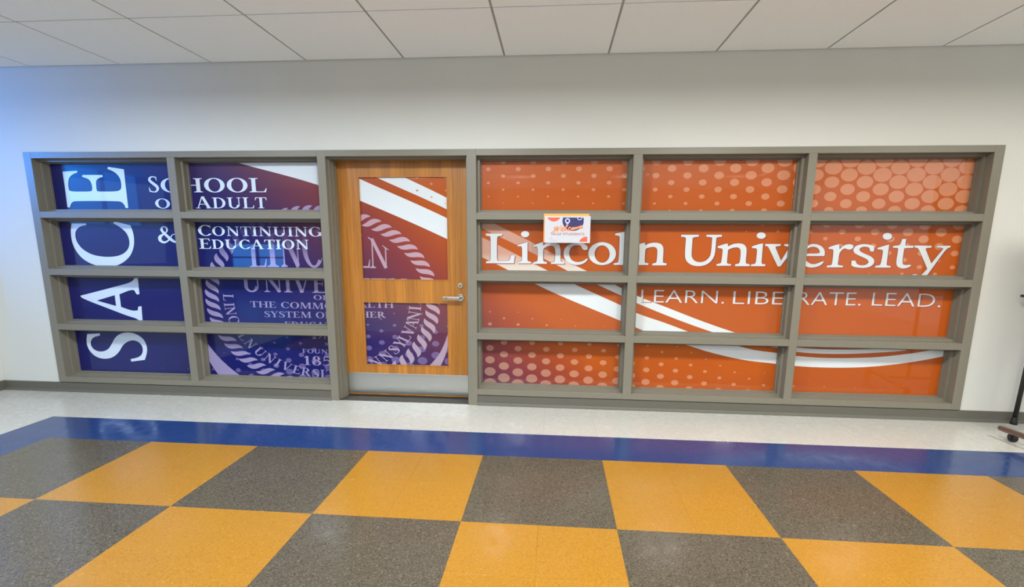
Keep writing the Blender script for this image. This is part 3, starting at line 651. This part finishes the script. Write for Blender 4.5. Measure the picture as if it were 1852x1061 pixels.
# ------------------------------------------------------------------ panes
def merge(polys):                  # union of overlapping strokes, so that no two faces share a place
    vs, fs = [], []
    for P in polys:
        a = sum(P[i-1][0]*P[i][1]-P[i][0]*P[i-1][1] for i in range(len(P)))
        if abs(a) < 1e-9: continue
        if a < 0: P = P[::-1]
        n = len(vs); vs += [Vector((x*10, z*10)) for x, z in P]; fs.append(list(range(n, n+len(P))))
    if not fs: return polys
    V, _, Fc, _, _, src = geometry.delaunay_2d_cdt(vs, [], fs, 1, 1e-5)
    return [[(V[i].x/10, V[i].y/10) for i in f] for f, o in zip(Fc, src) if o]
def prints(layers, rect, y, parent, origin):
    r = (rect[0]+.0002, rect[1]-.0002, rect[2]+.0002, rect[3]-.0002)
    for n, (name, polys, mat) in enumerate(layers):
        c = clip(polys, r)
        if not c: continue
        if name in ('lettering', 'seal_lettering', 'map_pin'): c = merge(c)
        vs, fs = [], []
        for P in c:
            k = len(vs); vs += [(x-origin[0], y-.00025*(n+1)-origin[1], z-origin[2]) for x, z in P]; fs.append(tuple(range(k, k+len(P))))
        me = bpy.data.meshes.new(name); me.from_pydata(vs, [], fs); me.update()
        bm = bmesh.new(); bm.from_mesh(me)
        for f in bm.faces:
            if f.normal.y > 0: f.normal_flip()
        bm.to_mesh(me); bm.free()
        link(name, me, mat, parent)
def prints_c(*a):
    prints(*a)
SW = .018; SD0 = .062
def glazing(root, cols, upper_fade=False):
    for ci, (a, b) in enumerate(cols):
        for ri, (z0, z1) in enumerate(ROWS):
            # glazing stop: four sides around the glass
            bx = [(a, a+SW, SD0, .168, z0, z1), (b-SW, b, SD0, .168, z0, z1), (a+SW, b-SW, SD0, .168, z0, z0+SW), (a+SW, b-SW, SD0, .168, z1-SW, z1)]
            # small second ledge against the glass
            e = .007
            bx += [(a+SW, a+SW+e, .104, .168, z0+SW, z1-SW), (b-SW-e, b-SW, .104, .168, z0+SW, z1-SW), (a+SW+e, b-SW-e, .104, .168, z0+SW, z0+SW+e), (a+SW+e, b-SW-e, .104, .168, z1-SW-e, z1-SW)]
            keep2(multi('glazing_stop', bx, M_frame), root)
            r = (a+SW+e, b-SW-e, z0+SW+e, z1-SW-e)
            p = box('pane', (r[0], r[1], GY, GY+.008, r[2], r[3]), M_film)
            org = Vector(p.location)
            wide = 'left' if b < -1 else 'right'
            L = []
            sm = M_sealf if ri == 1 else M_seal
            if wide == 'left':
                L = [('halftone_dots', dots_lo, M_dotw), ('swoosh', swoosh, M_band), ('crescent_print', crescent, M_seal), ('rope_border_print', rope_w, sm), ('seal_lettering', seal_w+linc_w+body_w, sm), ('lettering', dept, M_ice), ('lettering', sage, M_ice)]
            else:
                L = [('halftone_dots', dots_up+dots_lo, M_dot), ('swoosh', swoosh, M_bandf if (ri == 1) else M_band), ('lettering_shadow', name_s+tag_s, M_shad), ('lettering_outline', name_s2, M_shad), ('lettering', name_t+tag_t, M_white)]
            prints(L, r, GY, p, org)
            keep(p, root)
def keep2(o, root):   # meshes modelled in world coordinates, origin left at the parent
    o.parent = root; o.location = -Vector(root.location); return o
BV = .0015
w1 = empty('window_1', ((OL+C2R)/2, 0, 0), 'structure', 'two by four grid of blue film panes in a grey frame left of the door')
for bx, nm in (((OL, C1L, 0, FD, OB, OT), 'jamb'), ((C1R, C2L, 0, FD, OB, ROWS[0][1]), 'mullion')): keep(box(nm, bx, M_frame, bevel=BV), w1)
keep(box('head', (C1L, C2R, 0, FD, ROWS[0][1], OT), M_frame, bevel=BV), w1)
for a, b in ((C1L, C1R), (C2L, C2R)):
    keep(box('sill', (a, b, 0, FD, OB, ROWS[3][0]), M_frame, bevel=BV), w1)
    for k in range(3): keep(box('rail', (a, b, 0, FD, ROWS[k+1][1], ROWS[k][0]), M_frame, bevel=BV), w1)
glazing(w1, [(C1L, C1R), (C2L, C2R)])
w2 = empty('window_2', ((C4L+OR)/2, 0, 0), 'structure', 'three by four grid of orange film panes in a grey frame right of the door')
for bx, nm in (((C6R, OR, 0, FD, OB, OT), 'jamb'), ((C4R, C5L, 0, FD, OB, ROWS[0][1]), 'mullion'), ((C5R, C6L, 0, FD, OB, ROWS[0][1]), 'mullion')): keep(box(nm, bx, M_frame, bevel=BV), w2)
keep(box('head', (C4L, C6R, 0, FD, ROWS[0][1], OT), M_frame, bevel=BV), w2)
for a, b in ((C4L, C4R), (C5L, C5R), (C6L, C6R)):
    keep(box('sill', (a, b, 0, FD, OB, ROWS[3][0]), M_frame, bevel=BV), w2)
    for k in range(3): keep(box('rail', (a, b, 0, FD, ROWS[k+1][1], ROWS[k][0]), M_frame, bevel=BV), w2)
glazing(w2, [(C4L, C4R), (C5L, C5R), (C6L, C6R)])

# ------------------------------------------------------------------ door
d1 = empty('door_1', ((DL+DR)/2, .16, 0), 'structure', 'honey wood door with two printed glass panels and a steel kick plate')
DYF = .16
keep(box('door_post', (C2R, DL, 0, .215, 0.001, OT), M_frame, bevel=BV), d1)
keep(box('door_post', (DR, C4L, 0, .215, 0.001, OT), M_frame, bevel=BV), d1)
keep(box('door_head', (DL, DR, 0, .215, ROWS[0][1], OT), M_frame, bevel=BV), d1)
# rebate steps inside the jambs and head
S_ = .012
keep2(multi('door_stop', [(DL, DL+S_, .045, .150, .001, ROWS[0][1]), (DL+S_, DL+S_+.008, .085, .150, .001, ROWS[0][1]-S_), (DR-S_, DR, .045, .150, .001, ROWS[0][1]), (DL+S_, DR-S_, .045, .150, ROWS[0][1]-S_, ROWS[0][1])], M_frame), d1)
LX0, LX1, LZ0, LZ1 = DL+.003, DR-.003, .010, ROWS[0][1]-.004
G1 = (-1.574, -.851, .991, 1.810); G2 = (-1.577, -.860, .270, .811)
def slab_with_holes(name, holes, x0, x1, z0, z1, y0, y1, mat):
    xs = sorted({x0, x1, *[h[0] for h in holes], *[h[1] for h in holes]}); zs = sorted({z0, z1, *[h[2] for h in holes], *[h[3] for h in holes]})
    bm = bmesh.new()
    inside = lambda cx, cz: any(h[0] < cx < h[1] and h[2] < cz < h[3] for h in holes)
    V = {}
    def v(x, y, z):
        k = (x, y, z)
        if k not in V: V[k] = bm.verts.new(k)
        return V[k]
    cell = {}
    for i in range(len(xs)-1):
        for j in range(len(zs)-1):
            cell[i, j] = not inside((xs[i]+xs[i+1])/2, (zs[j]+zs[j+1])/2)
    for (i, j), s in cell.items():
        if not s: continue
        a, b, c, d = xs[i], xs[i+1], zs[j], zs[j+1]
        bm.faces.new((v(a, y0, c), v(b, y0, c), v(b, y0, d), v(a, y0, d))); bm.faces.new((v(a, y1, d), v(b, y1, d), v(b, y1, c), v(a, y1, c)))
        for di, dj, q in ((-1, 0, ((a, c), (a, d))), (1, 0, ((b, d), (b, c))), (0, -1, ((b, c), (a, c))), (0, 1, ((a, d), (b, d)))):
            if not cell.get((i+di, j+dj), False):
                (xa, za), (xb, zb) = q; bm.faces.new((v(xa, y0, za), v(xb, y0, zb), v(xb, y1, zb), v(xa, y1, za)))
    bmesh.ops.recalc_face_normals(bm, faces=bm.faces)
    me = bpy.data.meshes.new(name); bm.to_mesh(me); bm.free(); return link(name, me, mat)
HG = [tuple(G1), tuple(G2)]
leaf = keep2(slab_with_holes('door_leaf', HG, LX0, LX1, LZ0, LZ1, DYF, DYF+.046, M_wood), d1)
for g, lay in ((G1, [('swoosh', swoosh, M_band), ('rope_border_print', rope_d, M_sealp), ('seal_lettering', linc_d+body_d, M_sealp), ('halftone_dots', dots_up, M_dot)]),
               (G2, [('halftone_dots', dots_lo_door, M_dotw), ('crescent_print', crescent, M_sealp), ('rope_border_print', rope_d, M_sealp), ('seal_lettering', body_d+seal_d, M_sealp)])):
    x0, x1, z0, z1 = g; t = .007
    f = slab_with_holes('glass_bead', [(x0+t, x1-t, z0+t, z1-t)], x0, x1, z0, z1, DYF-.003, DYF+.046, M_wood); keep2(f, d1)
    p = box('pane', (x0+t, x1-t, DGY, DGY+.008, z0+t, z1-t), M_film); org = Vector(p.location)
    prints(lay, (x0+t, x1-t, z0+t, z1-t), DGY, p, org); keep(p, d1)
kp = keep(box('kick_plate', (LX0+.012, LX1-.004, DYF-.002, DYF, .020, .200), N('x').m, bevel=.0007), d1); kp['label'] = 'brushed steel kick plate'
def steel():
    k = N('brushed_steel'); k.set(Metallic=1, Roughness=.3, Base_Color=(*lin((205, 205, 200)), 1), Anisotropic=.6)
    f = k.noise(k.vscale(k.pos(), (4, 4, 300)), 1, 3); k.l(k.ramp(f, [(.3, (.30,)*3), (.7, (.36,)*3)]), k.b.inputs['Roughness'])
    return k.m
kp.data.materials[0] = steel()
# lever handle
hz, hx = .856, -.757
def disc(name, x, z, r, y0, y1, mat, parent, seg=32, bev=.002):
    me = tube_mesh(name, [(x, y0, z), (x, y0+bev, z), (x, y1, z)], [r-bev, r, r], seg); o = link(name, me, mat); return o
lever = tube_mesh('lever_handle', [(hx, DYF-.004, hz), (hx, DYF-.030, hz), (hx-.004, DYF-.043, hz), (hx-.016, DYF-.050, hz)], [.010, .010, .0105, .0105], 16)
lv = keep2(link('lever_handle', lever, M_chrome), d1); lv['label'] = 'chrome lever handle'
g_ = boxes_mesh('lever_grip', [(hx-.135, hx+.004, DYF-.058, DYF-.044, hz-.015, hz+.012)], .005)
gr = link('lever_grip', g_, M_chrome, lv)
ins = link('grip_inlay', boxes_mesh('grip_inlay', [(hx-.125, hx-.098, DYF-.0588, DYF-.057, hz-.006, hz+.006)], .0006), plain('grey_inlay', (120, 118, 112), .5, metal=.6), lv)
rs = keep2(disc('handle_rose', hx, hz, .030, DYF-.009, DYF, M_chrome, d1), d1)
lk = keep2(disc('door_lock', -.7557, .955, .021, DYF-.010, DYF, M_brass, d1), d1); lk['label'] = 'round nickel key lock'
cyl = disc('lock_cylinder', -.7557, .955, .011, DYF-.013, DYF-.009, M_chrome, lk, 24, .001); cyl.parent = lk
ks = link('key_slot', boxes_mesh('key_slot', [(-.7575, -.7539, DYF-.0136, DYF-.0125, .948, .962)]), M_hole, lk)
# dark threshold under the leaf
keep(box('threshold', (DL+.001, DR-.001, .152, .215, .0005, .006), plain('dark_threshold', (60, 48, 40), .6)), d1)
bk = box('wall_behind_door', (DL-.05, DR+.05, .225, .30, 0, OT), M_wall); tag(bk, kind='structure')

# ------------------------------------------------------------------ welcome sign on the partition
sg = empty('welcome_sign', (.09, -.006, 1.30), None, 'small white welcome card on an orange backing taped to the grey frame bar', 'sign')
bo = box('backing_card', (-.0855, .2525, -.0035, -.0010, 1.306, 1.516), M_orange); keep(bo, sg); bo['label'] = 'orange backing card'
cdm = box('card', (-.0775, .263, -.010, -.0040, 1.302, 1.4985), M_card, bevel=.001); org = Vector(cdm.location)
def K(x, y):   # sketch units of the card art -> card plane
    return (-.0775+(x-300)/975*.3405, 1.4985-(y-240)/572*.1965)
def kp_(L): return [K(x, y) for x, y in L]
def ringk(cx, cy, r, w, a0=0, a1=360, n=24):
    A = [math.radians(a0+(a1-a0)*i/n) for i in range(n+1)]
    return [[K(cx+(r-w)*math.cos(a), cy+(r-w)*math.sin(a)), K(cx+(r+w)*math.cos(a), cy+(r+w)*math.sin(a)), K(cx+(r+w)*math.cos(b), cy+(r+w)*math.sin(b)), K(cx+(r-w)*math.cos(b), cy+(r-w)*math.sin(b))] for a, b in zip(A, A[1:])]
cut = (K(345, 0)[0], K(1215, 0)[0], K(0, 785)[1], K(0, 270)[1])
navy = clip(tri(kp_(ell(905, 340, 228, 215, 36))), (K(0, 0)[0], K(1128, 0)[0], 0, cut[3]))
red = clip(tri(kp_(ell(492, 210, 150, 145, 32))), cut); red2 = clip(tri(kp_(ell(1200, 840, 165, 165, 32))), cut)
pin = ringk(785, 340, 42, 13)+[[K(745, 375), K(825, 375), K(785, 430)]]
pin2 = clip(ringk(1042, 270, 48, 8, n=30), cut)
lines = ringk(438, 716, 24, 4); lines2 = clip(ringk(515, 800, 50, 5, 180, 360), cut)
def script_word():
    # brush script written on a rising baseline
    out = []; w = 12
    paths = [[(500, 470), (520, 500), (500, 570), (560, 480), (580, 465), (565, 560), (640, 460), (660, 440)],
             [(650, 540), (700, 500), (690, 480), (655, 520), (670, 560), (720, 540)],
             [(720, 545), (780, 440), (775, 420), (745, 500), (755, 545), (790, 530)],
             [(860, 490), (835, 480), (805, 520), (820, 545), (870, 525)],
             [(910, 480), (880, 500), (885, 530), (920, 520), (930, 490), (910, 480)],
             [(955, 470), (945, 520), (985, 468), (985, 510), (1030, 455), (1030, 495)],
             [(1045, 485), (1085, 465), (1085, 442), (1052, 465), (1055, 500), (1115, 480)]]
    for P in paths: out += stroke([(x, y, w*(.75+.45*((i % 2)))) for i, (x, y) in enumerate(P)], 6)
    out = [[K(x, y) for x, y in q] for q in out]; return out
under = [[K(x, y) for x, y in q] for q in stroke([(440, 590, 5), (480, 575, 8), (520, 572, 4)])]
prints_c([('navy_circle', navy, M_navy), ('coral_circle', red, M_red), ('coral_quarter_circle', red2, M_red), ('map_pin', pin, M_lav), ('lavender_ring', pin2, M_lav), ('thin_ring', lines, M_line), ('thin_arc', lines2, M_line), ('lettering', script_word()+under, M_welc), ('lettering', bfont('SAGE STUDENTS', K(440, 645), K(1150, 645), 52/572*.1965), M_stud)], (-.5, .5, 1.2, 1.6), org.y-.003, cdm, org)
keep(cdm, sg)
st = link('tape_strip', boxes_mesh('tape_strip', [(.05, .12, -.0012, -.0002, 1.48, 1.512)]), M_peach); keep2(st, sg)

# ------------------------------------------------------------------ easel leg and rolling board at the right edge
ez = empty('easel', (3.6, -.2, 0), None, 'black easel with a rubber tipped leg standing against the wall at right', 'easel')
def leg(p, q, nm='leg'):
    p, q = Vector(p), Vector(q); d = (q-p).normalized()
    o = keep2(link(nm, tube_mesh(nm, [p+d*.02, p+(q-p)*.5, q], [.0145, .0135, .012], 16), M_black), ez)
    t = link('rubber_foot', tube_mesh('rubber_foot', [p+Vector((0, 0, .001)), p+d*.016, p+d*.05, p+d*.055], [.022, .020, .0175, .0135], 16), M_rubber, o); return o
leg((3.425, -.030, 0), (3.475, -.030, 1.62)); leg((4.05, -.030, 0), (3.98, -.030, 1.62)); leg((3.73, -.62, 0), (3.73, -.060, 1.60))
keep2(link('cross_bar', tube_mesh('cross_bar', [(3.47, -.030, 1.60), (3.985, -.030, 1.60)], .013, 14), M_black), ez)
keep2(link('ledge', boxes_mesh('ledge', [(3.290, 4.10, -.075, -.046, .948, .966)], .003), M_black), ez)
keep2(link('hanging_board', boxes_mesh('hanging_board', [(3.50, 4.00, -.072, -.060, .967, 1.50)], .002), M_tape), ez)
rb = empty('rolling_stand', (3.1, -.65, 0), None, 'bronze tube foot of a rolling stand on a black caster at right edge', 'stand')
def caster(x, y):
    e = link('caster', tube_mesh('caster', [(x-.018, y, .0285), (x-.012, y, .0285), (x+.012, y, .0285), (x+.018, y, .0285)], [.021, .028, .028, .021], 20), M_rubber); keep2(e, rb)
    h = link('caster_fork', boxes_mesh('caster_fork', [(x-.022, x-.017, y-.012, y+.012, .018, .060), (x+.017, x+.022, y-.012, y+.012, .018, .060), (x-.022, x+.022, y-.012, y+.012, .056, .062)], .001), M_black, e); return e
M_bronze = plain('bronze_tube', (128, 106, 96), .28, metal=.7)
caster(3.112, -.385); caster(3.155, -1.0)
keep2(link('foot_tube', tube_mesh('foot_tube', [(3.066, -.325, .0765), (3.070, -.335, .0765), (3.165, -1.05, .0765), (3.166, -1.058, .0765)], [.013, .0185, .0185, .013], 18), M_bronze), rb)
keep2(link('upright', tube_mesh('upright', [(3.34, -.72, .05), (3.34, -.72, 1.9)], .015, 16), M_bronze), rb)
keep2(link('foot_brace', tube_mesh('foot_brace', [(3.122, -.72, .0765), (3.34, -.72, .0765), (4.4, -.72, .0765)], .013, 14), M_bronze), rb)
keep2(link('board', boxes_mesh('board', [(3.36, 4.4, -.735, -.705, .85, 1.85)], .004), M_tape), rb)
keep2(link('upright', tube_mesh('upright', [(4.42, -.72, .05), (4.42, -.72, 1.9)], .015, 16), M_bronze), rb)
caster(4.405, -.385); caster(4.455, -1.0)
keep2(link('foot_tube', tube_mesh('foot_tube', [(4.40, -.325, .0765), (4.45, -1.05, .0765)], .0155, 18), M_bronze), rb)
